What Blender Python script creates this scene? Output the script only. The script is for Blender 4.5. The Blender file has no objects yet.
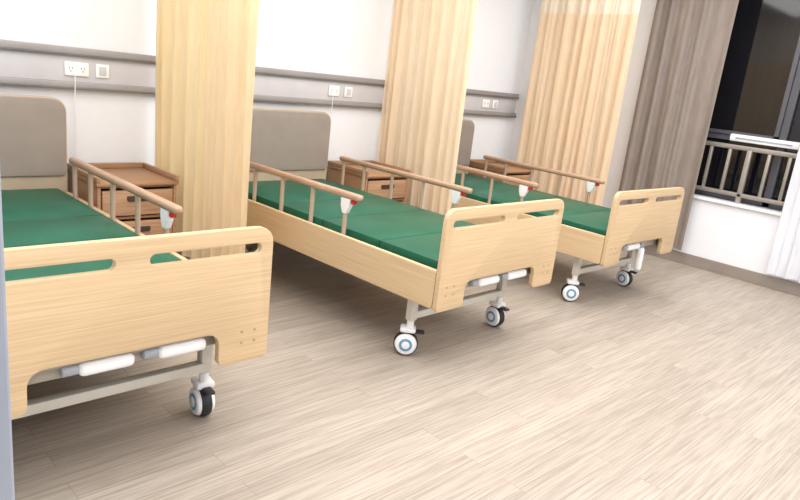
import bpy, bmesh, math, random
from mathutils import Matrix, Vector
random.seed(4)
S=bpy.context.scene; C=S.collection
S.view_settings.view_transform='Standard'
PI=math.pi
def lin(r,g,b):
    f=lambda c:(c/255/12.92) if c/255<=.04045 else ((c/255+.055)/1.055)**2.4
    return (f(r),f(g),f(b),1)
# ---------------------------------------------------------------- materials
def base(name,rough=.5,metal=0,spec=.5):
    m=bpy.data.materials.new(name);m.use_nodes=True
    nt=m.node_tree;b=nt.nodes['Principled BSDF']
    b.inputs['Roughness'].default_value=rough;b.inputs['Metallic'].default_value=metal
    b.inputs['Specular IOR Level'].default_value=spec
    return m,nt,b
def noisy(name,c1,c2,scale=(1,1,1),nscale=5,rough=.5,metal=0,bump=0,spec=.5,detail=4,lo=.35,hi=.65,transl=0,holes=0):
    m,nt,b=base(name,rough,metal,spec)
    tc=nt.nodes.new('ShaderNodeTexCoord');mp=nt.nodes.new('ShaderNodeMapping');mp.inputs['Scale'].default_value=scale
    n=nt.nodes.new('ShaderNodeTexNoise');n.inputs['Scale'].default_value=nscale;n.inputs['Detail'].default_value=detail
    r=nt.nodes.new('ShaderNodeValToRGB');r.color_ramp.elements[0].position=lo;r.color_ramp.elements[1].position=hi
    r.color_ramp.elements[0].color=lin(*c1);r.color_ramp.elements[1].color=lin(*c2)
    L=nt.links.new
    L(tc.outputs['Object'],mp.inputs['Vector']);L(mp.outputs['Vector'],n.inputs['Vector']);L(n.outputs['Fac'],r.inputs['Fac']);L(r.outputs['Color'],b.inputs['Base Color'])
    if bump:
        bp=nt.nodes.new('ShaderNodeBump');bp.inputs['Strength'].default_value=bump;bp.inputs['Distance'].default_value=.002
        L(n.outputs['Fac'],bp.inputs['Height']);L(bp.outputs['Normal'],b.inputs['Normal'])
    if transl:
        out=nt.nodes['Material Output'];t=nt.nodes.new('ShaderNodeBsdfTranslucent');L(r.outputs['Color'],t.inputs['Color'])
        mx=nt.nodes.new('ShaderNodeMixShader');mx.inputs[0].default_value=transl
        L(b.outputs[0],mx.inputs[1]);L(t.outputs[0],mx.inputs[2]);L(mx.outputs[0],out.inputs['Surface'])
    if holes: b.inputs['Alpha'].default_value=1-holes
    return m
def around(c,d): return tuple(max(0,v-d) for v in c),tuple(min(255,v+d) for v in c)
def plain(name,c,d=3,**k): 
    a,b=around(c,d);return noisy(name,a,b,**k)
M={}
M['wall']=plain('wall_paint',(236,238,243),1,nscale=20,rough=.7)
M['ceil']=plain('ceiling_paint',(246,246,246),2,rough=.8)
M['jamb']=plain('jamb_grey',(160,168,182),3,rough=.5)
M['skirt']=plain('skirting',(146,136,128),4,rough=.5)
M['woodu']=noisy('light_oak_across',(194,166,128),(213,187,151),(.9,26,60),3,rough=.5,detail=8,lo=.28,hi=.68,spec=.35)
M['woodv']=noisy('light_oak_along',(194,166,128),(213,187,151),(26,.9,60),3,rough=.5,detail=8,lo=.28,hi=.68,spec=.35)
M['cab']=noisy('cabinet_oak',(156,118,88),(176,138,106),(1.5,30,40),3,rough=.5,detail=6,spec=.3)
M['draw']=noisy('drawer_oak',(166,130,100),(186,150,120),(1.5,30,40),3,rough=.5,detail=6,spec=.3)
M['cabd']=plain('cabinet_dark',(58,42,36),5,rough=.5)
M['green']=noisy('green_vinyl',(18,86,64),(24,96,73),(1,1,1),6,rough=.42,spec=.35)
M['pad']=noisy('grey_padding',(146,135,126),(151,140,131),(1,1,1),9,rough=.6)
M['padframe']=plain('pad_border',(184,166,142),4,rough=.5)
M['tan']=noisy('tan_bar',(168,136,112),(182,151,127),(8,1,8),5,rough=.4)
M['post']=plain('post_tan',(182,160,142),4,rough=.35,metal=.1)
M['white']=plain('white_plastic',(240,241,244),2,rough=.3)
M['grey']=plain('grey_plastic',(160,166,176),3,rough=.4)
M['steel']=plain('coated_steel',(212,209,200),4,rough=.4,metal=.1)
M['deck']=plain('deck_steel',(172,166,156),4,rough=.5)
M['black']=plain('black_rubber',(34,34,38),3,rough=.5)
M['blue']=plain('blue_hub',(104,152,184),4,rough=.4)
M['red']=plain('red_button',(205,32,26),4,rough=.35)
M['strip']=plain('rail_strip',(156,151,150),4,rough=.4,metal=.1)
M['stripd']=plain('rail_strip_dark',(110,106,106),4,rough=.4)
M['strippanel']=plain('rail_panel',(204,202,205),3,rough=.5)
M['socket']=plain('socket_white',(246,246,248),1,rough=.3)
cu=dict(rough=.9,spec=.05,transl=.42)
M['cur1']=noisy('curtain_honey',(245,223,180),(249,229,189),(6,6,1),6,**cu)
M['cur1b']=noisy('curtain_honey_warm',(242,216,178),(246,222,186),(6,6,1),6,**cu)
M['cur2']=noisy('curtain_peach',(248,228,200),(251,234,209),(6,6,1),6,**cu)
M['cur3']=noisy('curtain_apricot',(248,223,192),(251,230,202),(6,6,1),6,**cu)
M['mesh']=noisy('curtain_mesh',(250,234,212),(252,239,220),(6,6,1),6,rough=.9,spec=.05,transl=.3,holes=.1)
M['gcur']=noisy('curtain_taupe',(148,137,130),(157,146,138),(6,6,1),6,rough=.9,spec=.1,transl=.15)
M['scur']=noisy('curtain_white',(236,238,246),(244,246,251),(6,6,1),6,rough=.9,spec=.1,transl=.25)
M['frame']=plain('window_frame_dark',(82,82,90),3,rough=.35)
M['glass']=plain('night_glass',(16,17,24),2,rough=.06,spec=.6)
M['rail']=plain('rail_satin',(158,151,144),4,rough=.35,metal=.3)
def floor_mat():
    m,nt,b=base('vinyl_planks',.42,0,.35);L=nt.links.new;N=nt.nodes.new
    tc=N('ShaderNodeTexCoord')
    br=N('ShaderNodeTexBrick');br.inputs['Scale'].default_value=1;br.inputs['Brick Width'].default_value=1.2;br.inputs['Row Height'].default_value=.10
    br.inputs['Mortar Size'].default_value=.0010;br.inputs['Mortar Smooth'].default_value=.3;br.inputs['Bias'].default_value=0;br.offset=.37
    br.inputs['Color1'].default_value=lin(165,155,144);br.inputs['Color2'].default_value=lin(176,166,155);br.inputs['Mortar'].default_value=lin(140,129,118)
    L(tc.outputs['Object'],br.inputs['Vector'])
    ad=N('ShaderNodeVectorMath');ad.operation='MULTIPLY_ADD';ad.inputs[1].default_value=(14,0,0);L(br.outputs['Color'],ad.inputs[0]);L(tc.outputs['Object'],ad.inputs[2])
    def grain(sc,ns,lo,hi,c0,c1,dist=.4):
        mp=N('ShaderNodeMapping');mp.inputs['Scale'].default_value=sc;L(ad.outputs[0],mp.inputs['Vector'])
        n=N('ShaderNodeTexNoise');n.inputs['Scale'].default_value=ns;n.inputs['Detail'].default_value=6;n.inputs['Roughness'].default_value=.62;n.inputs['Distortion'].default_value=dist
        L(mp.outputs['Vector'],n.inputs['Vector'])
        r=N('ShaderNodeValToRGB');e=r.color_ramp.elements;e[0].position=lo;e[1].position=hi;e[0].color=c0;e[1].color=c1
        L(n.outputs['Fac'],r.inputs['Fac']);return r.outputs['Color']
    g1=grain((1.0,36,1),3,.38,.58,(.76,.725,.695,1),(1.07,1.07,1.07,1),.3)
    g2=grain((.7,10,1),2.5,.32,.66,(.91,.895,.88,1),(1.06,1.06,1.06,1),.8)
    def mul(a,c,f):
        mx=N('ShaderNodeMix');mx.data_type='RGBA';mx.blend_type='MULTIPLY';mx.inputs[0].default_value=f
        L(a,mx.inputs[6]);L(c,mx.inputs[7]);return mx.outputs[2]
    L(mul(mul(br.outputs['Color'],g1,.9),g2,.9),b.inputs['Base Color'])
    return m
M['floor']=floor_mat()
# ---------------------------------------------------------------- mesh helpers
def box(bm,x0,x1,y0,y1,z0,z1,bev=0,seg=2):
    t=bmesh.new();bmesh.ops.create_cube(t,size=1)
    for v in t.verts: v.co=Vector(((x0+x1)/2+v.co.x*(x1-x0),(y0+y1)/2+v.co.y*(y1-y0),(z0+z1)/2+v.co.z*(z1-z0)))
    if bev: bmesh.ops.bevel(t,geom=t.edges[:],offset=bev,segments=seg,profile=.5,affect='EDGES')
    merge(bm,t)
def merge(bm,t):
    me=bpy.data.meshes.new('t');t.to_mesh(me);t.free();bm.from_mesh(me);bpy.data.meshes.remove(me)
def cyl(bm,p,q,r,r2=None,seg=20,bev=0):
    p=Vector(p);q=Vector(q);d=q-p;r2=r if r2 is None else r2
    t=bmesh.new();bmesh.ops.create_cone(t,cap_ends=True,segments=seg,radius1=r,radius2=r2,depth=d.length)
    if bev:
        bmesh.ops.bevel(t,geom=[e for e in t.edges if len(e.link_faces)==2 and any(len(f.verts)>4 for f in e.link_faces)],offset=bev,segments=2,profile=.5,affect='EDGES')
    mt=Matrix.Translation((p+q)/2)@d.to_track_quat('Z','Y').to_matrix().to_4x4()
    bmesh.ops.transform(t,matrix=mt,verts=t.verts);merge(bm,t)
def tube(bm,pts,r,seg=8):
    for a,b in zip(pts,pts[1:]): cyl(bm,a,b,r,seg=seg)
def obj(name,bm,mat,parent=None,smooth=True,loc=None):
    me=bpy.data.meshes.new(name);bm.to_mesh(me);bm.free()
    return objm(name,me,mat,parent,smooth,loc)
def objm(name,me,mat,parent=None,smooth=True,loc=None):
    me.materials.clear();me.materials.append(mat)
    if smooth:
        me.polygons.foreach_set('use_smooth',[True]*len(me.polygons))
        try: me.set_sharp_from_angle(angle=math.radians(38))
        except Exception: pass
    o=bpy.data.objects.new(name,me);C.objects.link(o)
    if parent: o.parent=parent
    if loc: o.location=loc
    return o
def B(): return bmesh.new()
def rpoly(pts,n=6):
    out=[];N=len(pts)
    for i,(x,y,r) in enumerate(pts):
        p=Vector((x,y));a=Vector(pts[i-1][:2])-p;b=Vector(pts[(i+1)%N][:2])-p
        if r<=0: out.append(p);continue
        a.normalize();b.normalize();ang=a.angle(b);t=r/math.tan(ang/2)
        c=p+(a+b).normalized()*(r/math.sin(ang/2));s=p+a*t-c;e=p+b*t-c
        a0=math.atan2(s.y,s.x);a1=math.atan2(e.y,e.x);d=(a1-a0+PI)%(2*PI)-PI
        for k in range(n+1): out.append(c+Vector((math.cos(a0+d*k/n),math.sin(a0+d*k/n)))*r)
    return out
def plate(loops,th,bev,f):
    """flat plate with holes; f maps (a,b,depth) to xyz"""
    cu=bpy.data.curves.new('p','CURVE');cu.dimensions='2D';cu.fill_mode='BOTH'
    for lp in loops:
        sp=cu.splines.new('POLY');sp.points.add(len(lp)-1);sp.use_cyclic_u=True
        for q,p in zip(sp.points,lp): q.co=(p.x,p.y,0,1)
    cu.extrude=th/2-bev;cu.bevel_depth=bev;cu.bevel_resolution=2;cu.offset=-bev
    o=bpy.data.objects.new('p',cu);C.objects.link(o);bpy.context.view_layer.update()
    me=bpy.data.meshes.new_from_object(o.evaluated_get(bpy.context.evaluated_depsgraph_get()))
    bpy.data.objects.remove(o)
    for v in me.vertices: v.co=Vector(f(v.co.x,v.co.y,v.co.z+th/2))
    bm=bmesh.new();bm.from_mesh(me);bmesh.ops.remove_doubles(bm,verts=bm.verts,dist=1e-5);bmesh.ops.recalc_face_normals(bm,faces=bm.faces);bm.to_mesh(me);bm.free()
    return me
def tag(o,label,cat,group=None):
    o['label']=label;o['category']=cat
    if group:o['group']=group
    return o
def thing(name,label,cat,loc=(0,0,0),rz=0,group=None):
    o=bpy.data.objects.new(name,None);C.objects.link(o);o.empty_display_size=.1;o.location=loc;o.rotation_euler=(0,0,rz)
    return tag(o,label,cat,group)
def struct(name,bm,mat,smooth=False):
    o=obj(name,bm,mat,smooth=smooth);o['kind']='structure';return o
def dup(o,parent=None):
    c=o.copy();C.objects.link(c)
    if parent:c.parent=parent
    for ch in list(o.children): dup(ch,c)
    return c
# ---------------------------------------------------------------- room
XW=6.037;H=2.75;XL=.364
b=B();box(b,-1.3,XW+.3,-6.1,.1,-.1,0);struct('floor',b,M['floor'])
b=B();box(b,-1.3,XW+.3,-6.1,.1,H,H+.1);struct('ceiling',b,M['ceil'])
b=B();box(b,.3,XW+.25,0,.1,0,H);box(b,5.70,XW,-.22,0,0,H);struct('wall_back',b,M['wall'])
b=B();box(b,.2,XL,-3.10,0,0,H);box(b,-1.3,.2,-3.10,-2.95,0,H);box(b,-1.4,-1.3,-6.1,-2.95,0,H);struct('wall_left',b,M['wall'])
b=B();box(b,-1.3,XW+.25,-6.2,-6.1,0,H);struct('wall_front',b,M['wall'])
WY0,WY1=-1.45,-4.6;SZ=.60;WT=2.5
b=B();box(b,XW,XW+.25,-6.1,0,0,SZ);box(b,XW,XW+.25,-6.1,0,WT,H);box(b,XW,XW+.25,WY0,0,SZ,WT);box(b,XW,XW+.25,-6.1,WY1,SZ,WT);struct('wall_right',b,M['wall'])
b=B();box(b,XW-.015,XW,-6.1,-.22,0,.1,.003);struct('baseboard_right',b,M['skirt'])
b=B();box(b,XL,5.70,-.015,0,0,.1,.003);struct('baseboard_back',b,M['skirt'])
b=B();box(b,.28,XL+.003,-3.12,-3.0,0,2.2,.004);struct('trim_1',b,M['jamb'])
b=B();box(b,XW-.03,XW+.12,WY1,WY0,SZ-.005,SZ+.02,.004);struct('trim_2',b,M['white'])
# window
w=bpy.data.objects.new('window_1',None);C.objects.link(w);w['kind']='structure';w.location=(XW+.17,0,0)
b=B()
for (y0,y1,z0,z1) in ((WY1,WY0,SZ+.02,SZ+.08),(WY1,WY0,WT-.06,WT),(WY1,WY1+.06,SZ,WT),(WY0-.06,WY0,SZ,WT),(WY1,WY0,1.12,1.17)):
    box(b,-.03,.03,y0,y1,z0,z1,.004)
for y in (-2.32,-3.05,-3.83): box(b,-.03,.03,y-.03,y+.03,SZ,WT,.004)
box(b,-.045,-.03,-2.29,-1.50,1.17,1.20);box(b,-.045,-.03,-2.29,-2.255,1.17,WT-.05);box(b,-.045,-.03,-1.535,-1.50,1.17,WT-.05)
obj('window_frame',b,M['frame'],w,False)
for y0,y1 in ((WY0-.05,-2.30),(-2.34,-3.03),(-3.07,-3.81),(-3.85,WY1+.05)):
    b=B();box(b,0,.008,y1,y0,SZ+.06,WT-.05);obj('window_pane',b,M['glass'],w,False)
# guard rail in the window reveal
g=thing('guard_rail','satin metal guard rail with upright bars across the lower part of the dark window','railing',(XW+.05,0,SZ+.02))
for nm,z0,z1 in (('top_rail',.436,.474),('bottom_rail',.05,.084)):
    b=B();box(b,-.02,.02,WY1+.01,WY0-.01,z0,z1,.008);obj(nm,b,M['rail'],g)
y=WY0-.06
k=0
while y>WY1+.03:
    b=B()
    if k%4==0: box(b,-.02,.02,y-.02,y+.02,0,.45,.005)
    else: box(b,-.013,.013,y-.013,y+.013,.06,.445,.003)
    obj('post' if k%4==0 else 'baluster',b,M['rail'],g);y-=.155;k+=1
o=thing('white_bar','white oblong box low on the dark glass above the guard rail','window opener',(XW+.11,-2.2,1.15))  # plain white oblong with a grey line, set in front of the panes
b=B();box(b,-.03,.03,-.27,.27,-.03,.03,.012);obj('bar_body',b,M['white'],o)
b=B();box(b,-.036,-.028,-.22,.22,-.006,.006,.002);obj('slot',b,M['grey'],o)
# ---------------------------------------------------------------- wall service rail
r=thing('equipment_rail','long bedhead rail with two taupe strips and a pale panel between, on the back wall','wall rail',(0,0,0))
b=B();box(b,XL+.002,5.66,-.018,0,1.09,1.27,.002);obj('panel',b,M['strippanel'],r)
for z0,z1,zd in ((1.246,1.290,1.246),(1.064,1.104,1.064)):
    b=B();box(b,XL+.002,5.66,-.04,0,z0,z1,.006);s_=obj('strip',b,M['strip'],r)
    b=B();box(b,XL+.002,5.66,-.043,-.01,zd-.003,zd+.011,.002);obj('groove',b,M['stripd'],s_)
def socket(x,lab,ww,kind):
    s=thing('wall_socket' if kind==0 else 'call_button',lab,'socket' if kind==0 else 'switch',(x,-.0185,1.173))
    b=B();box(b,-ww/2,ww/2,-.014,0,-.038,.038,.005);obj('plate',b,M['socket'],s)
    if kind==0:
        for dx in (-ww/4,ww/4):
            for a in ((-.008,.005),(.008,.005),(0,-.011)):
                b=B();box(b,dx+a[0]-.0015,dx+a[0]+.0015,-.0152,-.0138,a[1]-.005,a[1]+.005);obj('slot',b,M['black'],s,False)
    else:
        b=B();box(b,-.02,.02,-.018,-.013,-.024,.024,.003);obj('button',b,M['strippanel'],s)
for (x,wh) in ((1.505,'above the leftmost cabinet'),(3.34,'above the middle cabinet'),(5.17,'above the farthest cabinet')):
    socket(x,'white double power socket on the bedhead rail '+wh,.13 if x<2 else .10,0)
    socket(x+.14,'small square white call switch on the bedhead rail '+wh,.076,1)
for x,l in ((1.49,'thin white cord hanging from the rail by the leftmost cabinet'),(3.32,'thin white cord hanging from the rail behind the middle cabinet')):
    b=B();tube(b,[(x,-.046,1.14),(x-.003,-.048,1.0),(x+.004,-.04,.85),(x,-.04,.66)],.0028);tag(obj('cord',b,M['white']),l,'cord')
# ---------------------------------------------------------------- curtains
def curtain(name,lab,cat,x,y0,y1,z0,z1,mat,n,amp,seed,group=None,zm=None,split=None,mat2=None):
    rnd=random.Random(seed);ph=[rnd.uniform(0,6.28) for _ in range(8)]
    def sheet(za,zb,NV,sa=0,sb=1):
        NU=int(n*22*(sb-sa));b=B();rows=[]
        for j in range(NV+1):
            z=za+(zb-za)*j/NV;t=(z-z0)/(z1-z0);row=[]
            for i in range(NU+1):
                s=sa+(sb-sa)*i/NU
                w=s*n*2*PI+1.9*math.sin(s*6.3+ph[0]+.25*t)+1.0*math.sin(s*14+ph[1]-.4*t)
                A=amp*(.62+.30*math.sin(s*11+ph[2]+.7*t)+.18*math.sin(s*29+ph[6]))*(1-.2*t)
                if split: A*=1-.55*min(1,max(0,(s-split+.1)/.2))
                dx=A*math.sin(w)+amp*.14*math.sin(2.0*w+ph[3]+1.2*t)+amp*.28*math.sin(3*t+w*.5+ph[4])
                yy=y0+(y1-y0)*s+amp*.12*math.sin(2*w+ph[5])
                row.append(b.verts.new((x+dx,yy,z)))
            rows.append(row)
        for j in range(NV):
            for i in range(NU): b.faces.new((rows[j][i],rows[j][i+1],rows[j+1][i+1],rows[j+1][i]))
        me=bpy.data.meshes.new(name);b.to_mesh(me);b.free();return me
    zt=zm or z1
    o=objm(name,sheet(z0,zt,26,0,split or 1),mat);o.data.polygons.foreach_set('use_smooth',[True]*len(o.data.polygons))
    tag(o,lab,cat,group)
    if split:
        p=objm('front_panel',sheet(z0,zt,26,split,1),mat2,o);p.data.polygons.foreach_set('use_smooth',[True]*len(p.data.polygons));p['label']='smoother beige panel at the curtain front edge'
    if zm:
        m_=objm('mesh_band',sheet(zm,z1,8),M['mesh'],o);m_['label']='open pale mesh band along the curtain top'
    return o
G='beige privacy curtains between the beds'
curtain('privacy_curtain','honey beige privacy curtain bunched between the leftmost and middle beds','curtain',1.955,-.05,-1.14,.16,2.70,M['cur1'],10,.036,1,G,2.08,.58,M['cur1b'])
curtain('privacy_curtain','pale peach privacy curtain bunched between the middle and farthest beds','curtain',3.835,-.06,-.89,.20,2.70,M['cur2'],9,.030,2,G,2.08)
curtain('privacy_curtain','apricot privacy curtain beyond the farthest bed, nearest the window','curtain',5.50,-.22,-1.21,.20,2.70,M['cur3'],11,.038,3,G,2.04)
curtain('window_curtain','heavy taupe blackout curtain drawn to the side of the dark window','curtain',5.955,-1.13,-1.82,.13,2.70,M['gcur'],4,.036,5)
curtain('sheer_curtain','white sheer curtain hanging to the right of the window guard rail','curtain',5.955,-2.51,-3.2,.13,2.70,M['scur'],7,.032,6)
for x,y0,y1 in ((1.955,-.01,-2.6),(3.835,-.01,-2.6),(5.5,-.23,-2.6),(5.955,-.25,-5.5)):
    b=B();box(b,x-.012,x+.012,y1,y0,2.70,H,.002);o=struct('trim_3',b,M['white'])
# ---------------------------------------------------------------- bed
W=.96
bed=thing('hospital_bed','','bed',(0,0,0),group='green-mattress hospital beds')
foot=[rpoly([(0,.327,.02),(.19,.327,.025),(.19,.452,.045),(.77,.452,.045),(.77,.327,.025),(W,.327,.02),(W,.804,.055),(0,.804,.055)])]
for u0,u1 in ((.045,.43),(.53,.915)): foot.append(rpoly([(u0,.714,.0184),(u1,.714,.0184),(u1,.751,.0184),(u0,.751,.0184)]))
fb=objm('footboard',plate(foot,.026,.002,lambda a,c,d:(a,d,c)),M['woodu'],bed)
for u in (.855,.905):
    for z in (.40,.44):
        for uu in (u,W-u):
            b=B();cyl(b,(uu,.001,z),(uu,-.0015,z),.0048,seg=12);obj('screw',b,M['tan'],fb)
HB=2.011
hb=objm('headboard',plate([rpoly([(0,.42,.02),(W,.42,.02),(W,1.026,.075),(0,1.026,.075)])],.03,.005,lambda a,c,d:(a,HB+d,c)),M['padframe'],bed)
objm('padding',plate([rpoly([(.008,.605,.03),(W-.008,.605,.03),(W-.008,1.018,.068),(.008,1.018,.068)])],.022,.006,lambda a,c,d:(a,HB-.012+d,c)),M['pad'],hb)
for u in (0,W-.024):
    me=plate([rpoly([(.03,.335,.015),(HB-.01,.335,.015),(HB-.01,.518,.01),(.03,.518,.01)])],.024,.002,lambda a,c,d:(u+d,a,c))
    sp=objm('side_panel',me,M['woodv'],bed)
b=B();vs=[.045,.47,.93,1.33,1.985]
for a,c in zip(vs,vs[1:]): box(b,.062,W-.062,a+.0025,c-.0025,.478,.543,.005,2)
obj('mattress',b,M['green'],bed)
b=B()
for u in (.10,W-.14): box(b,u,u+.04,.05,1.97,.375,.43,.004)
for v in (.06,.24,1.0,1.73,1.92): box(b,.10,W-.10,v,v+.035,.385,.425,.004)
box(b,.03,W-.03,.04,1.99,.425,.477,.004)
box(b,.024,.10,.5,.54,.39,.42);box(b,W-.10,W-.024,.5,.54,.39,.42);box(b,.024,.10,1.5,1.54,.39,.42);box(b,W-.10,W-.024,1.5,1.54,.39,.42)
for u in (.12,W-.12): box(b,u-.02,u+.02,.026,.06,.36,.43)
for u in (.12,W-.12): box(b,u-.02,u+.02,1.96,HB,.40,.46)
obj('frame',b,M['deck'],bed)
for v in (.246,1.75):
    b=B();box(b,.11,W-.11,v-.02,v+.02,.195,.232,.004);obj('cross_bar',b,M['steel'],bed)
def caster(u,v,rz):
    b=B();cyl(b,(0,0,.012),(0,0,-.05),.018);box(b,-.036,.036,-.030,.048,-.066,-.040,.010)
    ca=obj('caster',b,M['white'],bed,loc=(u,v,.19));ca.rotation_euler.z=rz
    c=(0,.012,-.1285)
    b=B();cyl(b,(-.021,c[1],c[2]),(.021,c[1],c[2]),.0615,seg=32,bev=.008);obj('tread',b,M['black'],ca)
    for s in (-1,1):
        b=B();cyl(b,(s*.018,c[1],c[2]),(s*.034,c[1],c[2]),.0570,.050,seg=32,bev=.003);wc=obj('wheel_cover',b,M['white'],ca)
        b=B();cyl(b,(s*.033,c[1],c[2]),(s*.0365,c[1],c[2]),.033,seg=28,bev=.001);obj('hub',b,M['blue'],ca)
        b=B();cyl(b,(s*.036,c[1],c[2]),(s*.039,c[1],c[2]),.020,seg=24,bev=.001);obj('hub_cap',b,M['white'],ca)
    b=B();box(b,-.018,.018,-.075,-.020,-.070,-.056,.006);obj('brake_pedal',b,M['black'],ca)
    return ca
for u,v,rz in ((.118,.248,.74),(W-.102,.250,.60),(.092,1.75,.4),(W-.092,1.75,.9)):
    b=B();box(b,u-.022,u+.022,v-.02,v+.02,.185,.425,.004);obj('leg',b,M['steel'],bed)
    caster(u,v,rz)
for u in (.315,.555):
    b=B();cyl(b,(0,-.012,0),(0,.20,0),.010,seg=12);box(b,-.015,.035,-.028,-.012,-.014,.014,.005)
    ck=obj('crank',b,M['steel'],bed,loc=(u,.075,.410))
    b=B();box(b,.02,.185,-.056,-.010,-.021,.021,.017,4);obj('handle',b,M['white'],ck)
    b=B();cyl(b,(-.025,-.03,.002),(.024,-.03,.002),.017,bev=.005);obj('handle_end',b,M['grey'],ck)
for side,u in ((-1,.040),(1,W-.040)):
    b=B();box(b,u-.020,u+.020,.608,1.819,.706,.74,.013,3)
    sr=obj('side_rail',b,M['tan'],bed)
    for v in (.72,1.0,1.28,1.56,1.78):
        b=B();cyl(b,(u,v+.0,.45),(u,v,.715),.0120,seg=14);obj('rail_post',b,M['post'],sr)
    b=B();box(b,u-.008,u+.008,.66,1.80,.475,.50,.004);obj('lower_rail',b,M['steel'],sr)
    me=plate([rpoly([(.678,.707,.006),(.684,.665,.01),(.706,.625,.008),(.734,.625,.008),(.750,.665,.01),(.752,.707,.006)])],.030,.006,lambda a,c,d:(u-.015+d,a,c))
    objm('latch',me,M['white'],sr)
    b=B();box(b,u-.012,u+.012,.650,.677,.683,.7055,.005);obj('release_button',b,M['red'],sr)
specs=[((.436,-2.206),.06,'leftmost hospital bed, nearest the camera and cut off by the grey wall edge'),
       ((2.295,-2.200),.966,'middle hospital bed with a whole oak footboard, between the honey and peach curtains'),
       ((3.908,-2.144),-.93,'farthest hospital bed, beside the window, with one white crank handle hanging down')]
for i,(xy,a,lab) in enumerate(specs):
    o=bed if i==0 else dup(bed)
    o.location=(xy[0],xy[1],0);o.rotation_euler.z=math.radians(a);o['label']=lab
    cs=[c for c in o.children if c.name.startswith('caster')]
    if i==0: cs[1].rotation_euler.z=-.12
    if i==2:
        ck=[c for c in o.children if c.name.startswith('crank')][1];ck.rotation_euler=(0,math.radians(88),0)
# ---------------------------------------------------------------- bedside cabinets
cab=thing('bedside_cabinet','','cabinet',group='brown bedside cabinets')
CW,CD=.44,.45
b=B();box(b,0,.018,-CD,0,.04,.60,.002);box(b,CW-.018,CW,-CD,0,.04,.60,.002);box(b,.018,CW-.018,-.012,0,.04,.60);box(b,.018,CW-.018,-CD+.02,-.012,.04,.058);box(b,.018,CW-.018,-CD+.02,-.012,.585,.60)
box(b,.018,CW-.018,-CD+.02,-.012,.41,.424);obj('body',b,M['cab'],cab)
b=B();box(b,-.008,CW+.008,-CD-.012,0,.60,.618,.004);box(b,-.008,.010,-CD-.012,0,.618,.65,.004);box(b,CW-.010,CW+.008,-CD-.012,0,.618,.65,.004);box(b,.01,CW-.01,-.018,0,.618,.65,.004);obj('tray_top',b,M['cab'],cab)
for z0,z1 in ((.435,.575),(.25,.40),(.065,.23)):
    b=B();box(b,.024,CW-.024,-CD-.004,-CD+.016,z0,z1,.004);box(b,.03,CW-.03,-CD+.016,-.03,z0+.01,z0+.02)
    d=obj('drawer',b,M['draw'],cab)
    zz=z1-.045
    me=plate([rpoly([(CW/2-.065,zz-.016,.012),(CW/2+.065,zz-.016,.012),(CW/2+.065,zz+.014,.006),(CW/2-.065,zz+.014,.006)])],.010,.002,lambda a,c,d_:(a,-CD-.013+d_,c))
    objm('handle',me,M['cabd'],d)
for x in (.03,CW-.03):
    for yy in (-.04,-CD+.04):
        b=B();cyl(b,(x,yy,0),(x,yy,.042),.016,.02);obj('foot',b,M['cabd'],cab)
for i,(x,lab) in enumerate(((1.44,'brown bedside cabinet with drawers between the leftmost bed and honey curtain'),(3.325,'brown bedside cabinet behind the right rail of the middle bed'),(4.97,'brown bedside cabinet beyond the farthest bed, before the apricot curtain'))):
    o=cab if i==0 else dup(cab)
    o.location=(x,-.05,0);o['label']=lab
# ---------------------------------------------------------------- camera
cy_,cp,cr=map(math.radians,(45.679,14.819,6.621))
f=Vector((math.sin(cy_)*math.cos(cp),math.cos(cy_)*math.cos(cp),-math.sin(cp)))
r0=Vector((math.cos(cy_),-math.sin(cy_),0));u0=r0.cross(f)
R=math.cos(cr)*r0+math.sin(cr)*u0;U=-math.sin(cr)*r0+math.cos(cr)*u0
cd=bpy.data.cameras.new('camera');cd.sensor_width=36;cd.lens=658.3/800*36;cd.clip_start=.05
co=bpy.data.objects.new('camera',cd);C.objects.link(co)
co.matrix_world=Matrix(((R.x,U.x,-f.x,.149),(R.y,U.y,-f.y,-4.026),(R.z,U.z,-f.z,1.345),(0,0,0,1)))
S.camera=co
# ---------------------------------------------------------------- light
def area(x,y,sx,sy,p,col=(1,.985,.965)):
    l=bpy.data.lights.new('ceiling_lamp','AREA');l.shape='RECTANGLE';l.size=sx;l.size_y=sy;l.energy=p;l.color=col
    o=bpy.data.objects.new('ceiling_lamp',l);C.objects.link(o);o.location=(x,y,2.68)
area(1.3,-3.1,2.0,1.6,48);area(3.5,-3.0,2.0,1.6,46);area(5.1,-3.0,1.3,1.6,28);area(2.4,-5.1,4.5,1.2,82)
area(1.1,-1.5,1.4,1.2,24);area(2.9,-1.5,1.6,1.2,26);area(4.7,-1.5,1.4,1.2,24)
wd=bpy.data.worlds.new('world');S.world=wd;wd.use_nodes=True
wd.node_tree.nodes['Background'].inputs['Color'].default_value=(.02,.025,.04,1)
